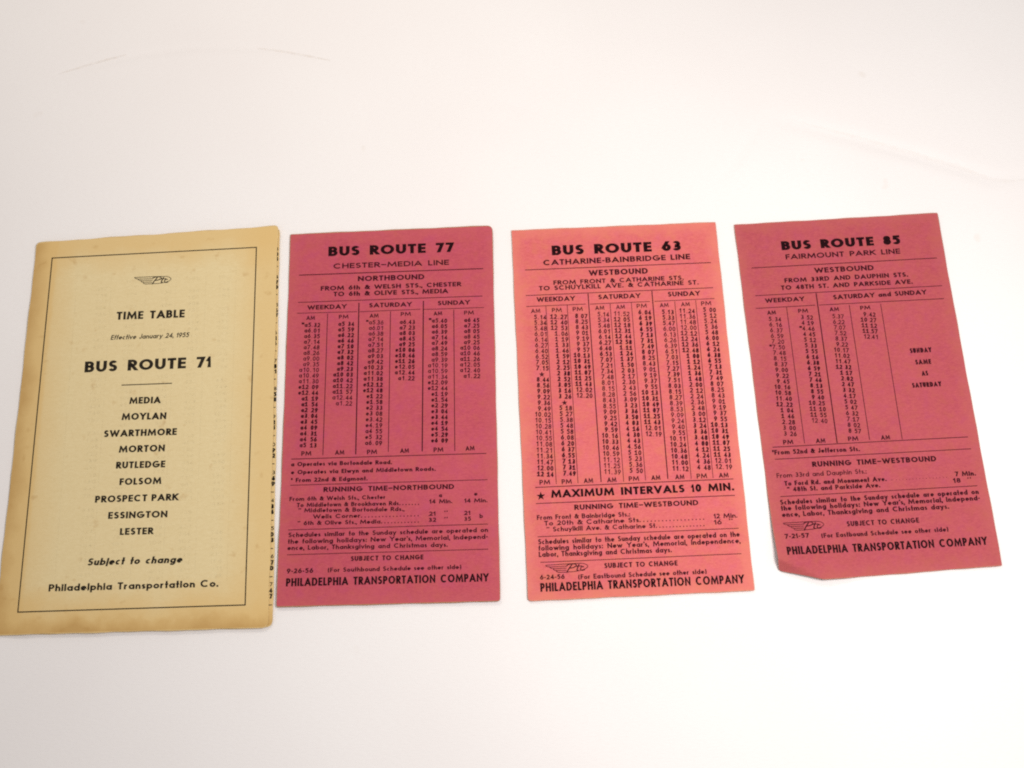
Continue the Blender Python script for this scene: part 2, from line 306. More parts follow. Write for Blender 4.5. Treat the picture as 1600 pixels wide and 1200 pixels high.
def math_(nt, op, a, b):
    n = node(nt, 'ShaderNodeMath', operation=op)
    for i, v in enumerate((a, b)):
        if isinstance(v, (int, float)): n.inputs[i].default_value = v
        else: nt.links.new(v, n.inputs[i])
    return n.outputs[0]

def mix(nt, fac, a, b):
    n = node(nt, 'ShaderNodeMix', data_type='RGBA')
    for sock, v in ((n.inputs[0], fac), (n.inputs[6], a), (n.inputs[7], b)):
        if isinstance(v, (int, float)): sock.default_value = v
        elif isinstance(v, tuple): sock.default_value = (*v, 1)
        else: nt.links.new(v, sock)
    return n.outputs[2]

def bump(nt, b, height, strength, dist):
    n = node(nt, 'ShaderNodeBump')
    n.inputs['Strength'].default_value = strength
    n.inputs['Distance'].default_value = dist
    nt.links.new(height, n.inputs['Height'])
    nt.links.new(n.outputs['Normal'], b.inputs['Normal'])

def paper(name, base, pale, deep, edge, edge_amount, seed):
    """dyed card stock: fibre mottle, broad blotches, sun-faded and handled edges"""
    m, nt, b = new_mat(name)
    tc = node(nt, 'ShaderNodeTexCoord')
    mp = node(nt, 'ShaderNodeMapping'); mp.inputs['Location'].default_value = (seed, seed * .7, 0)
    nt.links.new(tc.outputs['Object'], mp.inputs['Vector'])
    v = mp.outputs['Vector']
    st = node(nt, 'ShaderNodeMapping'); st.inputs['Scale'].default_value = (1, 2.6, 1)
    nt.links.new(v, st.inputs['Vector'])
    fib = noise(nt, st.outputs['Vector'], 700, 4, .75)
    blot = noise(nt, v, 45, 3, .6)
    grain = noise(nt, v, 2400, 2, .7)
    c = mix(nt, ramp(nt, fib, .36, .64), deep, pale)
    c = mix(nt, .3, c, base)
    c = mix(nt, ramp(nt, blot, .35, .7, 0, .45), c, pale)
    c = mix(nt, ramp(nt, grain, .52, .72, 0, .5), c, deep)
    c = mix(nt, ramp(nt, grain, .3, .46, .35, 0), c, pale)
    # uneven dye: patches a little more orange, patches a little more magenta
    r_, g_, b_ = base
    hue = noise(nt, v, 190, 3, .7)
    c = mix(nt, ramp(nt, hue, .5, .7, 0, .55), c, (r_, g_ * 1.35, b_ * .8))
    c = mix(nt, ramp(nt, hue, .3, .46, .5, 0), c, (r_ * .97, g_ * .95, b_ * 1.35))
    uv = node(nt, 'ShaderNodeUVMap'); uv.uv_map = 'UVMap'
    sp = node(nt, 'ShaderNodeSeparateXYZ'); nt.links.new(uv.outputs['UV'], sp.inputs[0])
    u_, v_ = sp.outputs[0], sp.outputs[1]
    du = math_(nt, 'MINIMUM', u_, math_(nt, 'SUBTRACT', 1.0, u_))
    dv = math_(nt, 'MULTIPLY', math_(nt, 'MINIMUM', v_, math_(nt, 'SUBTRACT', 1.0, v_)), 1.75)
    d = math_(nt, 'MINIMUM', du, dv)
    wob = math_(nt, 'ADD', d, ramp(nt, noise(nt, v, 120, 4, .65), .2, .8, -.03, .03))
    c = mix(nt, ramp(nt, wob, .0, .07, edge_amount, 0), c, edge)
    nt.links.new(c, b.inputs['Base Color'])
    b.inputs['Roughness'].default_value = .78
    b.inputs['Specular IOR Level'].default_value = .25
    bump(nt, b, math_(nt, 'ADD', fib, grain), .35, .00006)
    return m

def newsprint(name):
    """yellowed booklet paper with a browned spine band and browned margins"""
    m, nt, b = new_mat(name)
    tc = node(nt, 'ShaderNodeTexCoord'); v = tc.outputs['Object']
    st = node(nt, 'ShaderNodeMapping'); st.inputs['Scale'].default_value = (1, 3.0, 1)
    nt.links.new(v, st.inputs['Vector'])
    fib = noise(nt, st.outputs['Vector'], 520, 5, .75)
    blot = noise(nt, v, 55, 4, .6)
    spots = noise(nt, v, 210, 2, .5)
    grain = noise(nt, v, 2600, 2, .7)
    CENTRE, DEEP, TAN, BROWN = PAPER_CENTRE, PAPER_DEEP, PAPER_TAN, PAPER_BROWN
    c = mix(nt, ramp(nt, fib, .3, .7, 0, .55), CENTRE, DEEP)
    c = mix(nt, ramp(nt, grain, .5, .72, 0, .5), c, DEEP)
    uv = node(nt, 'ShaderNodeUVMap'); uv.uv_map = 'UVMap'
    sp = node(nt, 'ShaderNodeSeparateXYZ'); nt.links.new(uv.outputs['UV'], sp.inputs[0])
    u_, v_ = sp.outputs[0], sp.outputs[1]
    wob = ramp(nt, blot, .2, .8, -.035, .035)
    def band(val, lo, hi, amt):
        return ramp(nt, math_(nt, 'ADD', val, wob), lo, hi, amt, 0)
    inv_u = math_(nt, 'SUBTRACT', 1.0, u_); inv_v = math_(nt, 'SUBTRACT', 1.0, v_)
    c = mix(nt, band(inv_u, .05, .2, .6), c, TAN)
    c = mix(nt, band(inv_v, .03, .11, .65), c, TAN)
    c = mix(nt, band(v_, .02, .12, .9), c, TAN)
    c = mix(nt, band(u_, .05, .2, .6), c, TAN)
    # the spine strip was covered for years: its margin is a straight line
    hard = ramp(nt, math_(nt, 'ADD', u_, ramp(nt, spots, .2, .8, -.006, .006)), .088, .102, .62, 0)
    c = mix(nt, hard, c, TAN)
    c = mix(nt, band(u_, .0, .06, .55), c, BROWN)
    c = mix(nt, band(v_, .0, .04, .6), c, BROWN)
    c = mix(nt, ramp(nt, spots, .66, .78, 0, .35), c, BROWN)
    nt.links.new(c, b.inputs['Base Color'])
    b.inputs['Roughness'].default_value = .85
    b.inputs['Specular IOR Level'].default_value = .2
    bump(nt, b, math_(nt, 'ADD', fib, grain), .4, .00008)
    return m

def ink(name, col, cover_lo, cover_hi, seed=0.0):
    """letterpress ink, a little thin where the paper fibre shows through"""
    m, nt, b = new_mat(name)
    tc = node(nt, 'ShaderNodeTexCoord')
    mp = node(nt, 'ShaderNodeMapping'); mp.inputs['Location'].default_value = (seed, 0, 0)
    nt.links.new(tc.outputs['Object'], mp.inputs['Vector'])
    n1 = noise(nt, mp.outputs['Vector'], 260, 3, .6)
    n2 = noise(nt, mp.outputs['Vector'], 3200, 2, .7)
    f = math_(nt, 'ADD', math_(nt, 'MULTIPLY', n1, .5), math_(nt, 'MULTIPLY', n2, .5))
    b.inputs['Base Color'].default_value = (*col, 1)
    b.inputs['Roughness'].default_value = .8
    b.inputs['Specular IOR Level'].default_value = .06
    nt.links.new(ramp(nt, f, .32, .62, cover_hi, cover_lo), b.inputs['Alpha'])
    return m

def plain(name, col, scale=900, var=.2, rough=.85):
    m, nt, b = new_mat(name)
    tc = node(nt, 'ShaderNodeTexCoord')
    n = noise(nt, tc.outputs['Object'], scale, 4, .7)
    lo = tuple(c * (1 - var) for c in col); hi = tuple(min(1, c * (1 + var)) for c in col)
    nt.links.new(mix(nt, ramp(nt, n, .3, .7), lo, hi), b.inputs['Base Color'])
    b.inputs['Roughness'].default_value = rough
    b.inputs['Specular IOR Level'].default_value = .2
    return m

PAPER_CENTRE = (.73, .60, .345); PAPER_DEEP = (.62, .48, .24)
PAPER_TAN = (.65, .435, .17); PAPER_BROWN = (.42, .23, .065)
M_COVER = newsprint('yellowed_paper')
M_COVER_EDGE = plain('yellowed_paper_edge', (.66, .47, .21), 300, .1)
M_RED_A = paper('rose_card', (.45, .064, .095), (.51, .088, .112), (.37, .048, .078), (.50, .11, .10), .35, 3.1)
M_RED_B = paper('salmon_card', (.61, .122, .122), (.68, .155, .148), (.52, .086, .098), (.69, .205, .14), .6, 7.7)
M_RED_C = paper('dusty_rose_card', (.41, .064, .082), (.47, .09, .10), (.34, .048, .07), (.46, .115, .09), .4, 12.4)
M_EDGE_A = plain('handled_card_edge', (.40, .20, .10))
M_EDGE_B = plain('faded_card_edge', (.60, .26, .17))
M_EDGE_C = plain('scuffed_card_edge', (.45, .17, .12))
INK_RED = (.042, .005, .010)
M_INK_BOLD = ink('black_ink', (.016, .0035, .005), .88, 1.0)
M_INK = ink('worn_black_ink', INK_RED, .74, 1.0, 2.0)
M_INK_LIGHT = ink('thin_black_ink', INK_RED, .6, .9, 5.0)
M_INK_BOOK = ink('booklet_ink', (.018, .014, .011), .8, 1.0, 9.0)
M_GHOST = ink('ink_showing_through', (.10, .07, .04), .0, .065, 4.0)

# ------------------------------------------------------------------ stroke alphabet (geometric sans, cap height 1)
XH = .67
def A(cx, cy, rx, ry, a0, a1): return ('a', cx, cy, rx, ry, a0, a1)
H2 = XH / 2
G = {}
def g(ch, w, *strokes, band=(0, 1), low=False): G[ch] = (w, strokes, band, low)
g('A', .92, [(0, 0), (.5, 1), (1, 0)], [(.2, .26), (.8, .26)])
g('B', .68, [(.5, .53), (0, .53), (0, 1), (.5, 1), A(.5, .765, .42, .235, 90, -90)], [(0, .53), (0, 0), (.5, 0), A(.5, .265, .5, .265, -90, 90), (.0, .53)])
g('C', .92, [A(.56, .5, .56, .5, 48, 312)])
g('D', .82, [(.4, 0), (0, 0), (0, 1), (.4, 1), A(.4, .5, .6, .5, 90, -90)])
g('E', .58, [(1, 1), (0, 1), (0, 0), (1, 0)], [(0, .51), (.92, .51)])
g('F', .55, [(1, 1), (0, 1), (0, 0)], [(0, .5), (.92, .5)])
g('G', .98, [A(.52, .5, .52, .5, 48, 355)], [(.58, .46), (1, .46)])
g('H', .76, [(0, 0), (0, 1)], [(1, 0), (1, 1)], [(0, .52), (1, .52)])
g('I', 0, [(.5, 0), (.5, 1)])
g('J', .5, [(1, 1), (1, .3), A(.5, .3, .5, .3, 0, -170)])
g('K', .76, [(0, 0), (0, 1)], [(.95, 1), (.1, .46)], [(.3, .6), (1, 0)])
g('L', .52, [(0, 1), (0, 0), (1, 0)])
g('M', 1.1, [(0, 0), (.1, 1), (.5, .14), (.9, 1), (1, 0)])
g('N', .82, [(0, 0), (0, 1), (1, 0), (1, 1)])
g('O', 1.0, [A(.5, .5, .5, .5, 90, -270)])
g('P', .64, [(0, 0), (0, 1), (.5, 1), A(.5, .72, .5, .28, 90, -90), (0, .44)])
g('Q', 1.0, [A(.5, .5, .5, .5, 90, -270)], [(.6, .35), (.98, 0)])
g('R', .68, [(0, 0), (0, 1), (.48, 1), A(.48, .73, .48, .27, 90, -90), (0, .46)], [(.42, .46), (1, 0)])
g('S', .62, [A(.52, .755, .46, .245, 25, 262), A(.48, .26, .5, .26, 82, -158)])
g('T', .62, [(0, 1), (1, 1)], [(.5, 0), (.5, 1)])
g('U', .76, [(0, 1), (0, .4), A(.5, .4, .5, .4, 180, 360), (1, 1)])
g('V', .86, [(0, 1), (.5, 0), (1, 1)])
g('W', 1.25, [(0, 1), (.24, 0), (.5, .92), (.76, 0), (1, 1)])
g('X', .82, [(0, 0), (1, 1)], [(0, 1), (1, 0)])
g('Y', .8, [(0, 1), (.5, .48), (1, 1)], [(.5, .5), (.5, 0)])
g('Z', .7, [(0, 1), (1, 1), (0, 0), (1, 0)])
g('0', .62, [A(.5, .5, .5, .5, 90, -270)])
g('1', .32, [(0, .82), (.85, 1), (.85, 0)])
g('2', .6, [A(.48, .69, .48, .31, 165, -28), (0, 0), (1, 0)])
g('3', .6, [A(.46, .755, .42, .245, 150, -85), A(.46, .265, .52, .265, 85, -155)])
g('4', .68, [(.74, 0), (.74, 1), (0, .27), (1, .27)])
g('5', .6, [(.92, 1), (.2, 1), (.08, .53), A(.44, .325, .54, .325, 128, -150)])
g('6', .64, [A(.5, .32, .5, .32, 90, -270)], [(.06, .42), (.62, 1)])
g('7', .6, [(0, 1), (1, 1), (.3, 0)])
g('8', .6, [A(.5, .76, .43, .24, 90, -270)], [A(.5, .265, .5, .265, 90, -270)])
g('9', .64, [A(.5, .68, .5, .32, 90, -270)], [(.94, .58), (.38, 0)])
g('&', .8, [(1, 0), (.25, .72), A(.46, .8, .24, .2, 190, -20), (.1, .42), A(.4, .24, .4, .24, 140, 300), (.98, .5)])
L = dict(low=True)
g('a', .66, [A(.5, H2, .5, H2, 90, -270)], [(1, 0), (1, XH)], band=(0, XH), **L)
g('b', .66, [A(.5, H2, .5, H2, 90, -270)], [(0, 0), (0, 1)], **L)
g('c', .56, [A(.56, H2, .56, H2, 50, 310)], band=(0, XH), **L)
g('d', .66, [A(.5, H2, .5, H2, 90, -270)], [(1, 0), (1, 1)], **L)
g('e', .64, [(0, H2), (1, H2), A(.5, H2, .5, H2, 0, 315)], band=(0, XH), **L)
g('f', .34, [(.4, 0), (.4, .78), A(.8, .78, .4, .22, 180, 90), (1, 1)], [(0, XH), (1, XH)], **L)
g('g', .66, [A(.5, H2, .5, H2, 90, -270)], [(1, XH), (1, -.08), A(.5, -.08, .5, .2, 0, -160)], band=(-.28, XH), **L)
g('h', .58, [(0, 0), (0, 1)], [(0, .38), A(.5, .38, .5, XH - .38, 180, 0), (1, 0)], **L)
g('i', 0, [(.5, 0), (.5, XH)], [(.5, .9), (.5, .96)], **L)
g('j', .18, [(.7, XH), (.7, -.1), A(.1, -.1, .6, .18, 0, -90)], [(.7, .9), (.7, .96)], band=(-.28, 1), **L)
g('k', .58, [(0, 0), (0, 1)], [(.92, XH), (.1, .3)], [(.3, .42), (1, 0)], **L)
g('l', 0, [(.5, 0), (.5, 1)], **L)
g('m', .96, [(0, 0), (0, XH)], [(0, .4), A(.25, .4, .25, XH - .4, 180, 0), (.5, 0)], [(.5, .4), A(.75, .4, .25, XH - .4, 180, 0), (1, 0)], band=(0, XH), **L)
g('n', .58, [(0, 0), (0, XH)], [(0, .38), A(.5, .38, .5, XH - .38, 180, 0), (1, 0)], band=(0, XH), **L)
g('o', .66, [A(.5, H2, .5, H2, 90, -270)], band=(0, XH), **L)
g('p', .66, [A(.5, H2, .5, H2, 90, -270)], [(0, -.28), (0, XH)], band=(-.28, XH), **L)
g('q', .66, [A(.5, H2, .5, H2, 90, -270)], [(1, -.28), (1, XH)], band=(-.28, XH), **L)
g('r', .42, [(0, 0), (0, XH)], [(0, .36), A(.75, .36, .75, XH - .36, 180, 62)], band=(0, XH), **L)
g('s', .44, [A(.52, .505, .46, .165, 25, 262), A(.48, .17, .5, .17, 82, -158)], band=(0, XH), **L)
g('t', .36, [(.48, 0), (.48, 1)], [(0, XH), (1, XH)], **L)
g('u', .58, [(0, XH), (0, .3), A(.5, .3, .5, .3, 180, 360), (1, XH)], [(1, 0), (1, XH)], band=(0, XH), **L)
g('v', .6, [(0, XH), (.5, 0), (1, XH)], band=(0, XH), **L)
g('w', .9, [(0, XH), (.25, 0), (.5, XH), (.75, 0), (1, XH)], band=(0, XH), **L)
g('x', .6, [(0, 0), (1, XH)], [(0, XH), (1, 0)], band=(0, XH), **L)
g('y', .62, [(0, XH), (.5, .05)], [(1, XH), (.25, -.28)], band=(-.28, XH), **L)
g('z', .52, [(0, XH), (1, XH), (0, 0), (1, 0)], band=(0, XH), **L)
g('.', 0, [(.5, .0), (.5, .04)], low=True)
g(',', .1, [(.9, .08), (.2, -.16)], band=(-.16, .2), low=True)
g(':', 0, [(.5, .0), (.5, .04)], [(.5, XH - .06), (.5, XH)], low=True)
g('-', .3, [(0, .38), (1, .38)])
g('—', .62, [(0, .46), (1, .46)])
g('(', .34, [A(1, .44, 1, .62, 104, 256)], band=(-.2, 1.05), low=True)
g(')', .34, [A(0, .44, 1, .62, 76, -76)], band=(-.2, 1.05), low=True)
g("'", .06, [(.6, 1), (.4, .74)], band=(.68, 1))
g('"', .5, [(.05, 1), (0, .76)], [(1, 1), (.95, .76)], band=(.7, 1))
g('*', .3, [(.5, 1), (.5, .6)], [(.05, .9), (.95, .7)], [(.05, .7), (.95, .9)], band=(.55, 1))
SERIF_ONE = (.5, ([(.05, .78), (.5, 1), (.5, 0)], [(0, 0), (1, 0)]), (0, 1), False)

def flatten(stroke, seg):
    pts = []
    for tok in stroke:
        if tok[0] == 'a':
            _, cx, cy, rx, ry, a0, a1 = tok
            n = max(2, int(abs(a1 - a0) / 180 * seg + .5))
            for i in range(n + 1):
                t = math.radians(a0 + (a1 - a0) * i / n)
                p = (cx + rx * math.cos(t), cy + ry * math.sin(t))
                if not pts or abs(p[0] - pts[-1][0]) + abs(p[1] - pts[-1][1]) > 1e-4: pts.append(p)
        else:
            if not pts or abs(tok[0] - pts[-1][0]) + abs(tok[1] - pts[-1][1]) > 1e-4: pts.append(tok)
    return pts, stroke[0][0] != 'a', stroke[-1][0] != 'a'

def clip(poly, lo, hi):
    for sgn, lim in ((1, lo), (-1, -hi)):
        out = []
        for i in range(len(poly)):
            p, q = poly[i], poly[(i + 1) % len(poly)]
            a, b = sgn * p[1] - lim, sgn * q[1] - lim
            if a >= 0: out.append(p)
            if a * b < 0:
                t = a / (a - b); out.append((p[0] + t * (q[0] - p[0]), p[1] + t * (q[1] - p[1])))
        poly = out
        if len(poly) < 3: return []
    return poly

def ribbon(pts, h, ext0=0.0, ext1=0.0):
    pts = [tuple(p) for p in pts]
    closed = len(pts) > 3 and math.dist(pts[0], pts[-1]) < 1e-3
    if closed: pts = pts[:-1]
    n = len(pts)
    def unit(a, b):
        d = math.dist(a, b) or 1e-9
        return ((b[0] - a[0]) / d, (b[1] - a[1]) / d)
    if not closed:
        d0 = unit(pts[1], pts[0]); d1 = unit(pts[-2], pts[-1])
        pts[0] = (pts[0][0] + d0[0] * ext0, pts[0][1] + d0[1] * ext0)
        pts[-1] = (pts[-1][0] + d1[0] * ext1, pts[-1][1] + d1[1] * ext1)
    offs = []
    for i in range(n):
        if closed or 0 < i < n - 1:
            a = unit(pts[i - 1], pts[i]); b = unit(pts[i], pts[(i + 1) % n])
            nx, ny = -(a[1] + b[1]), a[0] + b[0]
            l = math.hypot(nx, ny)
            if l < .25: nx, ny, k = -a[1], a[0], 1.0
            else:
                nx, ny = nx / l, ny / l
                k = min(3.2, 1 / max(.05, nx * -a[1] + ny * a[0]))
        else:
            a = unit(pts[0], pts[1]) if i == 0 else unit(pts[-2], pts[-1])
            nx, ny, k = -a[1], a[0], 1.0
        offs.append((nx * h * k, ny * h * k))
    polys = []
    for i in range(n if closed else n - 1):
        j = (i + 1) % n
        p, q, o, r = pts[i], pts[j], offs[i], offs[j]
        polys.append([(p[0] - o[0], p[1] - o[1]), (q[0] - r[0], q[1] - r[1]), (q[0] + r[0], q[1] + r[1]), (p[0] + o[0], p[1] + o[1])])
    return polys

def glyph(spec, width, wt, seg):
    """polygons of one letter in cap-height units, width = outer width"""
    _, strokes, band, low = spec
    h = wt / 2
    q = wt / min(wt, .115 + .36 * wt)          # heavy letters keep thinner horizontals
    anchors = [(-.28, -.28 * q + h), (0, h), (XH, XH * q - h), (1, q - h)] if low else [(0, h), (1, q - h)]
    def my(y):
        for (a, A_), (b, B_) in zip(anchors, anchors[1:]):
            if y <= b or b == anchors[-1][0]:
                return A_ + (y - a) / (b - a) * (B_ - A_)
    def mx(x): return h + x * max(0.0, width - wt) if width > wt else width / 2
    out = []
    for k, s in enumerate(strokes):
        pts, e0, e1 = flatten(s, seg)
        pts = [(mx(p[0]), my(p[1])) for p in pts]
        diag = lambda a, b: abs(a[0] - b[0]) > 1e-3 and abs(a[1] - b[1]) > 1e-3
        x0 = (h * (1.8 if diag(pts[0], pts[1]) else 1)) if e0 else 0
        x1 = (h * (1.8 if diag(pts[-1], pts[-2]) else 1)) if e1 else 0
        for poly in ribbon(pts, h, x0, x1):
            c = clip(poly, band[0] * q, band[1] * q)
            if c: out.append((k, [(px, py / q) for px, py in c]))
    return out

class Sheet:
    """collects printed shapes in sheet millimetres and lays them on the curved paper"""
    def __init__(self, zf, lift=.00004): self.v = []; self.f = []; self.zf = zf; self.lift = lift
    def poly(self, pts, k=0):
        i = len(self.v)
        for x, y in pts:
            x *= .001; y *= .001
            self.v.append((x, y, self.zf(x, y) + self.lift + k * 4e-6))
        self.f.append(list(range(i, len(self.v))))
    def build(self, name, m, parent):
        me = bpy.data.meshes.new(name)
        me.from_pydata(self.v, [], self.f); me.update()
        me.materials.append(m)
        o = bpy.data.objects.new(name, me); COL.objects.link(o)
        o.parent = parent
        return o

def put_glyph(sh, spec, width, wt, x, y, cap, ca, sa, slant, seg):
    for k, poly in glyph(spec, width, wt, seg):
        pts = []
        for px, py in poly:
            lx = (px + slant * py) * cap; ly = py * cap
            pts.append((x + lx * ca - ly * sa, y + lx * sa + ly * ca))
        sh.poly(pts, k)

def text(sh, s, x0, y0, x1, y1, cap, wt, sp=.5, slant=0.0):
    total = math.hypot(x1 - x0, y1 - y0) / cap
    wt = wt * (1.40 if wt < .23 else 1.3) + .005
    ang = math.atan2(y1 - y0, x1 - x0); ca, sa = math.cos(ang), math.sin(ang)
    seg = 9 if cap > 2.2 else 6
    track = .12 if s.upper() == s else .10
    fixed = var = 0.0
    for i, ch in enumerate(s):
        last = i == len(s) - 1
        if ch == ' ': var += sp
        else:
            w = G[ch][0]
            if ch == '.' and 0 < i and s[max(0, i - 1):i + 2].count('.') > 1: var += .30
            if w == 0: fixed += wt
            else: var += w
            if not last: var += track
    sx = max(.1, (total - fixed) / max(var, .01)) if len(s) > 1 or fixed == 0 else 1.0
    x = 0.0
    for i, ch in enumerate(s):
        if ch == ' ': x += sp * sx; continue
        spec = G[ch]
        w = wt if spec[0] == 0 else spec[0] * sx
        put_glyph(sh, spec, w, wt, x0 + x * cap * ca, y0 + x * cap * sa, cap, ca, sa, slant, seg)
        if ch == '.' and 0 < i and s[max(0, i - 1):i + 2].count('.') > 1: x += .30 * sx
        x += w + track * sx

def bar(sh, x0, y0, x1, y1, th, k=0):
    n = max(1, int(math.hypot(x1 - x0, y1 - y0) / 2.0))
    pts = [(x0 + (x1 - x0) * i / n, y0 + (y1 - y0) * i / n) for i in range(n + 1)]
    for p in ribbon(pts, th / 2): sh.poly(p, k)

def star_pts(x, y, r):
    return [(x + (r if i % 2 == 0 else r * .4) * math.sin(i * math.pi / 5), y + (r if i % 2 == 0 else r * .4) * math.cos(i * math.pi / 5)) for i in range(10)]

def star(sh, x, y, r):
    p = star_pts(x, y, r)
    for i in range(10): sh.poly([(x, y), p[(i + 1) % 10], p[i]], 0)

def column(sh, rows, h0, m0, h1, m1, cap, adv, bold):
    n = len(rows)
    for i, s in enumerate(rows):
        t = i / max(1, n - 1)
        hx, hy = h0[0] + (h1[0] - h0[0]) * t, h0[1] + (h1[1] - h0[1]) * t
        mx, my = m0[0] + (m1[0] - m0[0]) * t, m0[1] + (m1[1] - m0[1]) * t
        ang = math.atan2(my - hy, mx - hx); ca, sa = math.cos(ang), math.sin(ang)
        if s == 'S': star(sh, (hx + mx) / 2 - adv * .6, (hy + my) / 2 + cap * .4, cap * .62); continue
        b = bold[0] <= i < bold[1]
        wt = .24 if b else .20
        wj = 1 + .18 * math.sin(i * 12.9898 + mx * 3.1)
        hour, minute = s.split('.')
        for word, ex, ey in ((hour, hx, hy), (minute, mx, my)):
            for j, ch in enumerate(reversed(word)):
                spec = SERIF_ONE if (ch == '1' and b) else G[ch]
                w = adv * .84
                if ch == '1' and not b: w *= .6
                if ch == '*': w *= .8
                px = ex - j * adv * ca - w * ca; py = ey - j * adv * sa - w * sa
                if ch == '1' and not b: px -= adv * .12 * ca; py -= adv * .12 * sa
                put_glyph(sh, spec, w / cap, wt * wj, px, py, cap, ca, sa, 0, 5)
        if not b or (i * 7 + int(mx)) % 3 == 0:
            put_glyph(sh, G['.'], .14, .14, hx + adv * .3 * ca, hy + adv * .3 * sa, cap, ca, sa, 0, 4)

def emblem(sh, x0, y0, x1, y1, h):
    w = math.hypot(x1 - x0, y1 - y0); ang = math.atan2(y1 - y0, x1 - x0); ca, sa = math.cos(ang), math.sin(ang)
    def S(pts, th, k):
        q = [(x0 + px * w * ca - py * h * sa, y0 + px * w * sa + py * h * ca) for px, py in pts]
        for p in ribbon(q, th * h / 2): sh.poly(p, k)
    def smooth(pts, n=4):
        out = []
        for i in range(len(pts) - 1):
            p0, p1, p2, p3 = pts[max(0, i - 1)], pts[i], pts[i + 1], pts[min(len(pts) - 1, i + 2)]
            for j in range(n):
                t = j / n
                out.append(tuple(.5 * (2 * p1[c] + (p2[c] - p0[c]) * t + (2 * p0[c] - 5 * p1[c] + 4 * p2[c] - p3[c]) * t * t + (3 * p1[c] - p0[c] - 3 * p2[c] + p3[c]) * t ** 3) for c in (0, 1)))
        return out + [pts[-1]]
    t = .085
    S(smooth([(0, .97), (.4, 1), (.8, 1), (.93, .9), (1, .62), (.95, .34), (.84, .15), (.7, .04), (.5, 0), (.3, 0)]), t, 0)
    S(smooth([(0, .97), (.03, .83), (.1, .74), (.2, .73), (.52, .73)]), t, 1)
    S(smooth([(.1, .74), (.12, .6), (.18, .5), (.3, .49), (.5, .49)]), t, 2)
    S(smooth([(.18, .5), (.2, .33), (.25, .25), (.35, .24), (.49, .24)]), t, 3)
    S(smooth([(.25, .25), (.26, .1), (.3, 0)]), t, 4)
    b = .15
    S(smooth([(.49, -.08), (.55, .4), (.63, .9)]), b, 5)
    S(smooth([(.5, .82), (.6, .98), (.71, .92), (.73, .72), (.66, .52), (.57, .46)]), b * .85, 6)
    S(smooth([(.8, .9), (.76, .5), (.74, .18), (.78, .1)]), b, 7)
    S(smooth([(.68, .62), (.76, .66), (.87, .66)]), b * .7, 8)
    S(smooth([(.91, .52), (.87, .58), (.83, .42), (.83, .2), (.87, .12), (.93, .2)]), b * .85, 9)

# ------------------------------------------------------------------ sheets of paper
def axis(n, fine):
    a = [0, .0022, .006, .012, .02, .03]
    mid = list(np.linspace(.03, .97, n))
    return a[:-1] + mid + [1 - x for x in reversed(a[:-1])]

def sheet(name, corners, thick, zf, mats, parent, radii, nx=34, ny=54, warp=None, wob=0.0, seed=0):
    """rectangular sheet with rounded corners, real thickness and a worn rim; corners TL TR BR BL in mm"""
    TL, TR, BR, BL = [np.array(c) * .001 for c in corners]
    W = np.linalg.norm(TR - TL); Hh = np.linalg.norm(BL - TL)
    us, vs = axis(nx, 0), axis(ny, 0)
    rnd = np.random.RandomState(seed)
    ph = rnd.uniform(0, 6.28, 8)
    verts = []; uvs = []
    for v in vs:
        for u in us:
            uu, vv = u * W, v * Hh
            for cu, cv, r in ((0, 1, radii[0]), (1, 1, radii[1]), (1, 0, radii[2]), (0, 0, radii[3])):
                r *= .001
                du = (r - uu) if cu == 0 else (uu - (W - r))
                dv = (r - vv) if cv == 0 else (vv - (Hh - r))
                if du > 0 and dv > 0:
                    k = max(du, dv) / math.hypot(du, dv)
                    nu, nv = du * k, dv * k
                    uu += (du - nu) * (1 if cu == 0 else -1); vv += (dv - nv) * (1 if cv == 0 else -1)
            a, b = uu / W, vv / Hh
            p = (1 - a) * (1 - b) * BL + a * (1 - b) * BR + a * b * TR + (1 - a) * b * TL
            e = wob * .001
            if u in (0, 1): p = p + np.array([e * (math.sin(b * 23 + ph[0 + int(u)]) + .6 * math.sin(b * 61 + ph[2 + int(u)])), 0])
            if v in (0, 1): p = p + np.array([0, e * (math.sin(a * 19 + ph[4 + int(v)]) + .6 * math.sin(a * 47 + ph[6 + int(v)]))])
            x, y, z = p[0], p[1], zf(p[0], p[1])
            if warp: x, y, z = warp(x, y, z)
            verts.append((x, y, z)); uvs.append((u, v))
    n = len(verts); NX, NY = len(us), len(vs)
    verts += [(x, y, z - thick) for x, y, z in verts]
    faces = []; mi = []
    for j in range(NY - 1):
        for i in range(NX - 1):
            q = [j * NX + i, j * NX + i + 1, (j + 1) * NX + i + 1, (j + 1) * NX + i]
            rim = i in (0, NX - 2) or j in (0, NY - 2)
            faces.append(q); mi.append(1 if rim else 0)
            faces.append([n + k for k in reversed(q)]); mi.append(0)
    ring = [i for i in range(NX)] + [j * NX + NX - 1 for j in range(1, NY)] + [(NY - 1) * NX + i for i in range(NX - 2, -1, -1)] + [j * NX for j in range(NY - 2, 0, -1)]
    for a, b in zip(ring, ring[1:] + ring[:1]):
        faces.append([b, a, n + a, n + b]); mi.append(1)
    me = bpy.data.meshes.new(name)
    me.from_pydata(verts, [], faces); me.update()
    for m in mats: me.materials.append(m)
    me.polygons.foreach_set('material_index', mi)
    uvl = me.uv_layers.new(name='UVMap')
    for l in me.loops:
        uvl.data[l.index].uv = uvs[l.vertex_index % n]
    smooth = [k % 2 == 0 or True if k < 2 * (NX - 1) * (NY - 1) else False for k in range(len(faces))]
    me.polygons.foreach_set('use_smooth', smooth)
    o = bpy.data.objects.new(name, me); COL.objects.link(o); o.parent = parent
    return o

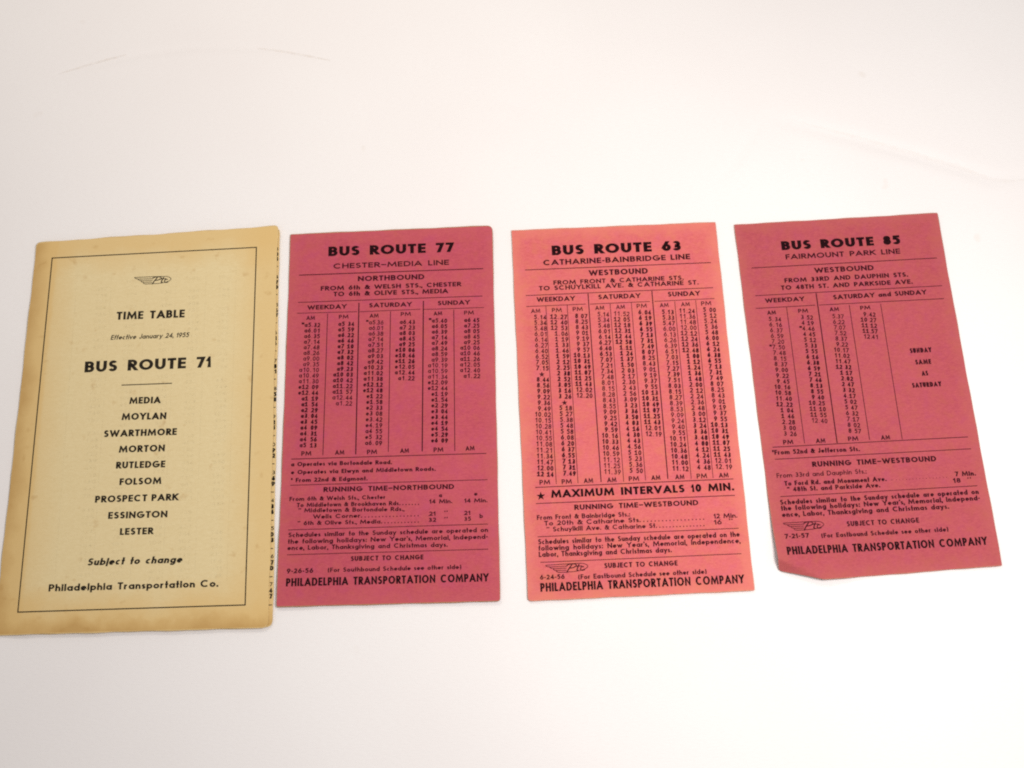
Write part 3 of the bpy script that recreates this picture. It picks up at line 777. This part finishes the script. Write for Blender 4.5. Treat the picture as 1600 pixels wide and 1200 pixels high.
def thing(name, label, cat, data, group=None):
    o = bpy.data.objects.new(name, None); COL.objects.link(o)
    o.empty_display_size = .02
    o.location = (data['o'][0], data['o'][1], 0); o.rotation_euler = (0, 0, data['t'])
    o['label'] = label; o['category'] = cat
    if group: o['group'] = group
    return o

HEAVY = {'title', 'company_name', 'interval_notice'}
def print_sheet(root, items, zf, book=False, lean=.0):
    grid = None
    if any(it[0] == 'R' and it[2] == 'G' for it in items):
        sh = Sheet(zf, .00003)
        for k, it in enumerate([i for i in items if i[0] == 'R' and i[2] == 'G']): bar(sh, *it[3:8], k=k % 5)
        grid = sh.build('time_grid', M_INK, root)
    for it in items:
        kind = it[0]; sh = Sheet(zf)
        if kind == 'T':
            _, name, par, s, x0, y0, x1, y1, cap, wt, sp, sl = it
            text(sh, s, x0, y0, x1, y1, cap, wt, sp, sl)
            m = M_INK_BOOK if book else (M_INK_BOLD if name in HEAVY else (M_INK_LIGHT if wt < .15 else M_INK))
            sh.build(name, m, grid if par == 'G' else root)
        elif kind == 'R' and it[2] != 'G':
            bar(sh, *it[3:8]); sh.build(it[1], M_INK_BOOK if book else M_INK, root)
        elif kind == 'E':
            emblem(sh, *it[3:8]); sh.build(it[1], M_INK_BOOK if book else M_INK, root)
        elif kind == 'S':
            star(sh, *it[3:6]); sh.build(it[1], M_INK_BOLD, root)
        elif kind == 'C':
            column(sh, *it[1:9]); sh.build('time_column', M_INK, grid)
        elif kind == 'F':
            c = it[3:7]; th = it[7] / 2
            for k in range(4): 
                (xa, ya), (xb, yb) = c[k], c[(k + 1) % 4]
                d = math.hypot(xb - xa, yb - ya); ux, uy = (xb - xa) / d * th, (yb - ya) / d * th
                bar(sh, xa - ux, ya - uy, xb + ux, yb + uy, it[7], k)
            sh.build(it[1], M_INK_BOOK, root)

# ------------------------------------------------------------------ the table
def table():
    xs = np.concatenate([np.linspace(-.75, -.27, 8)[:-1], np.linspace(-.27, .27, 361), np.linspace(.27, .75, 8)[1:]])
    ys = np.concatenate([np.linspace(-.6, -.17, 8)[:-1], np.linspace(-.17, .23, 267), np.linspace(.23, .7, 8)[1:]])
    X, Y = np.meshgrid(xs, ys)
    Zz = np.zeros_like(X)
    def ridge(pts, hgt, sig, taper=True):
        nonlocal Zz
        best = np.full(X.shape, 1e9); tt = np.zeros_like(X)
        L_ = [0]
        for a, b in zip(pts, pts[1:]): L_.append(L_[-1] + math.dist(a, b))
        for i, (a, b) in enumerate(zip(pts, pts[1:])):
            d = np.array(b) - np.array(a); l2 = d @ d
            t = np.clip(((X - a[0]) * d[0] + (Y - a[1]) * d[1]) / l2, 0, 1)
            dist = np.hypot(X - a[0] - t * d[0], Y - a[1] - t * d[1])
            m = dist < best
            best = np.where(m, dist, best); tt = np.where(m, (L_[i] + t * math.sqrt(l2)) / L_[-1], tt)
        env = np.sin(np.pi * np.clip(tt, .02, .98)) ** .7
        Zz -= hgt * env * np.exp(-(best / sig) ** 2)
    for pts, hgt, sig in CREASES: ridge(pts, hgt, sig)
    verts = [(x, y, z - .0002) for x, y, z in zip(X.ravel(), Y.ravel(), Zz.ravel())]
    NX, NY = len(xs), len(ys); n = len(verts)
    faces = [(j * NX + i, j * NX + i + 1, (j + 1) * NX + i + 1, (j + 1) * NX + i) for j in range(NY - 1) for i in range(NX - 1)]
    ring = [i for i in range(NX)] + [j * NX + NX - 1 for j in range(1, NY)] + [(NY - 1) * NX + i for i in range(NX - 2, -1, -1)] + [j * NX for j in range(NY - 2, 0, -1)]
    base = len(verts)
    verts += [(verts[k][0], verts[k][1], -.03) for k in ring]
    for i in range(len(ring)):
        j = (i + 1) % len(ring)
        faces.append((ring[j], ring[i], base + i, base + j))
    faces.append(tuple(reversed(range(base, base + len(ring)))))
    me = bpy.data.meshes.new('table_top'); me.from_pydata(verts, [], faces); me.update()
    me.polygons.foreach_set('use_smooth', [True] * ((NX - 1) * (NY - 1)) + [False] * (len(ring) + 1))
    m, nt, b = new_mat('white_table_cover')
    tc = node(nt, 'ShaderNodeTexCoord'); v = tc.outputs['Object']
    st = node(nt, 'ShaderNodeMapping'); st.inputs['Scale'].default_value = (1, 4, 1); nt.links.new(v, st.inputs['Vector'])
    weave = noise(nt, st.outputs['Vector'], 420, 3, .7)
    soft = noise(nt, v, 9, 3, .5)
    speck = noise(nt, v, 75, 2, .4)
    c = mix(nt, ramp(nt, soft, .3, .7), (.805, .77, .75), (.84, .815, .795))
    c = mix(nt, ramp(nt, weave, .35, .7, 0, .5), c, (.795, .75, .73))
    c = mix(nt, ramp(nt, speck, .74, .80, 0, .25), c, (.62, .52, .42))
    nt.links.new(c, b.inputs['Base Color'])
    b.inputs['Roughness'].default_value = .7; b.inputs['Specular IOR Level'].default_value = .2
    bump(nt, b, weave, .5, .0002)
    me.materials.append(m)
    o = bpy.data.objects.new('table_top', me); COL.objects.link(o); o['kind'] = 'structure'
    return o
CREASES = [
    ([(-.186, .157), (-.152, .164), (-.128, .166), (-.1, .164), (-.07, .157)], .0005, .0014),
    ([(.112, .119), (.145, .108), (.185, .093), (.2, .086), (.222, .086)], .0008, .0030),
    ([(.11, .12), (.1, .105), (.088, .088)], .0004, .0025),
    ([(-.02, .14), (.01, .13), (.03, .115)], .0002, .004),
]
tab = table()
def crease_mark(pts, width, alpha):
    """faint broken tan line laid along a crease of the table cover"""
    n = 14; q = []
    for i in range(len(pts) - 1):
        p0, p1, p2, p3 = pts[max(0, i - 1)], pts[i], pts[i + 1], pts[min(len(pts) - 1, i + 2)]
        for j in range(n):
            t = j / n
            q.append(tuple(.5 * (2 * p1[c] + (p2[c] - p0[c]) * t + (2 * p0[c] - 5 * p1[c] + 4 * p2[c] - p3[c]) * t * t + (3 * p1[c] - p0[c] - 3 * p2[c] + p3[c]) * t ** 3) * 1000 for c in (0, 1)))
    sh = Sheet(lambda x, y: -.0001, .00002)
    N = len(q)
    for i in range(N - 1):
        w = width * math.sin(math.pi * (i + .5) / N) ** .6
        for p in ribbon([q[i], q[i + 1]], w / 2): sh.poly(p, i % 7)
    m = ink('crease_tint', (.55, .42, .28), 0.0, alpha, 3.3)
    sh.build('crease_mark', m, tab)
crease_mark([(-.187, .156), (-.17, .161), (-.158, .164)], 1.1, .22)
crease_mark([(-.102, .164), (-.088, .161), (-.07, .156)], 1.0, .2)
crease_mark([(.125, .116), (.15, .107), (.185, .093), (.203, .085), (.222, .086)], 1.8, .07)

# ------------------------------------------------------------------ booklet for route 71
booklet = thing('timetable_booklet', 'yellowed tan paper timetable booklet for bus route 71, leftmost on the white table', 'booklet', BOOKLET)
def leaf_z(level, bow):
    def zf(x, y):
        u = (x + .05) / .1
        s = min(1.0, max(0.0, (u + .02) / .12)); s = s * s * (3 - 2 * s)
        z = .0005 + (level - .0005) * s
        z += bow * max(0, u) ** 2 * (.5 + .5 * math.sin(y * 26 + 1.0)) 
        z += .00035 * max(0, (y - .06) / .02) ** 2 * max(0, u)
        return z
    return zf
levels = [(.00015, 0.0), (.00045, .0001), (.00075, .0002), (.00125, .0003)]
cc = BOOKLET['corners']; inn = BOOKLET_INNER
def lerp_c(a, b, t): return [[p[0] + (q[0] - p[0]) * t, p[1] + (q[1] - p[1]) * t] for p, q in zip(a, b)]
BM = [M_COVER, M_COVER_EDGE]
zf_back = leaf_z(*levels[0]); zf_in2 = leaf_z(*levels[1]); zf_in = leaf_z(*levels[2]); zf_cov = leaf_z(*levels[3])
sheet('back_cover', lerp_c(cc, inn, .3), .0001, zf_back, BM, booklet, (1, 2, 2, 1), wob=.12, seed=1)
sheet('inner_page', lerp_c(cc, inn, .75), .0001, zf_in2, BM, booklet, (1, 2, 2, 1), wob=.12, seed=2)
inner = sheet('inner_page', inn, .0001, zf_in, BM, booklet, (1, 1.6, 2.4, 1), wob=.12, seed=3)
sheet('cover', cc, .00012, zf_cov, BM, booklet, (1.6, 1.4, 2.2, 1.2), wob=.14, seed=4)
sh = Sheet(zf_in)
for k, (x, y) in enumerate(SLIVERS):
    t = k * 37 % 60
    for word, dy, cap, wt in (('%d' % (3 + k % 8), -2.2, 1.5, .14), ('%02d' % t, -4.6, 1.8, .27), ('%02d' % ((t + 23) % 60), -6.7, 1.8, .27)):
        w = cap * .72 * len(word)
        text(sh, word, x - w - .25 + (k % 3) * .12, y + dy, x - .25 + (k % 3) * .12, y + dy, cap, wt)
    bar(sh, x - 3, y - 9.0, x - .35, y - 9.0, .34)
sh.build('page_print', M_INK_BOOK, inner)
# timetable columns of the page beneath, showing faintly through the thin cover
sh = Sheet(zf_cov, .00002)
for cxx in (-22, -10, 4, 15, 27):
    for r in range(46):
        if (r * 7 + cxx) % 11 == 0: continue
        yy = 58 - r * 2.7
        text(sh, '%d' % (r * 3 % 9 + 1) + '%02d' % (r * 17 % 60), cxx, yy, cxx + 4.6, yy + .05, 1.5, .2)
for xx in (-30, -16, -2, 10, 22, 34): bar(sh, xx, 63, xx - .5, -62, .25, 1)
sh.build('show_through', M_GHOST, booklet)
print_sheet(booklet, BOOKLET_PRINT, zf_cov, book=True)

# ------------------------------------------------------------------ the three pink cards
GROUP = 'pink timetable cards'
def curl(a_tl, a_tr, a_br, a_bl, bow, thick):
    def zf(x, y):
        u = min(1.1, max(-.1, x / .0826 + .5)); v = min(1.1, max(-.1, y / .148 + .5))
        def cor(du, dv):
            d = max(0, 1 - math.hypot(du * .9, dv * 1.5) / .75); return d * d
        return thick + .00006 + a_tl * cor(u, 1 - v) + a_tr * cor(1 - u, 1 - v) + a_br * cor(1 - u, v) + a_bl * cor(u, v) + bow * (4 * u * (1 - u))
    return zf
T = .00034
card = thing('timetable_card', 'dark rose pink card headed Bus Route 77, next to the tan booklet', 'timetable card', CARD_A, GROUP)
zf = curl(.0002, .0004, .0009, .0008, .0002, T)
sheet('card_sheet', CARD_A['corners'], T, zf, [M_RED_A, M_EDGE_A], card, (.6, 2.2, 1.0, .8), wob=.07, seed=5)
print_sheet(card, CARD_A_PRINT, zf)

card = thing('timetable_card', 'pale salmon pink card headed Bus Route 63 with the maximum intervals star line', 'timetable card', CARD_B, GROUP)
zf = curl(.0002, .0002, .0003, .0004, .0001, T)
sheet('card_sheet', CARD_B['corners'], T, zf, [M_RED_B, M_EDGE_B], card, (.4, .4, .5, 1.4), wob=.07, seed=6)
print_sheet(card, CARD_B_PRINT, zf)

card = thing('timetable_card', 'dark rose pink card headed Bus Route 85 with its bottom left corner creased and bent', 'timetable card', CARD_C, GROUP)
zf_flat = curl(.0002, .0005, .0003, 0, .0001, T)
def zf(x, y):
    u = x / .0826 + .5; v = y / .1435 + .5
    d = max(0.0, 1 - math.hypot(u * .9, v * 1.5) / .45)
    return zf_flat(x, y) + .0054 * min(1.3, d * d)
c1, c2 = [np.array(p) * .001 for p in CREASE]
virt = np.array(CARD_C['corners'][3]) * .001
tip = np.array(TIP) * .001
Mi = np.linalg.inv(np.stack([c2 - c1, virt - c1], -1))
def fold(x, y, z):
    a, b = Mi @ (np.array([x, y]) - c1)
    if b <= 0: return x, y, z
    p = c1 + a * (c2 - c1) + b * (tip - c1)
    e = c1 + min(1, max(0, a + b * .35)) * (c2 - c1)
    return p[0], p[1], zf(*e) * (1 - b) + (T + .0002) * b
sheet('card_sheet', CARD_C['corners'], T, zf, [M_RED_C, M_EDGE_C], card, (.4, .4, .5, 1.6), nx=70, ny=110, warp=fold, wob=.07, seed=7)
print_sheet(card, CARD_C_PRINT, zf)
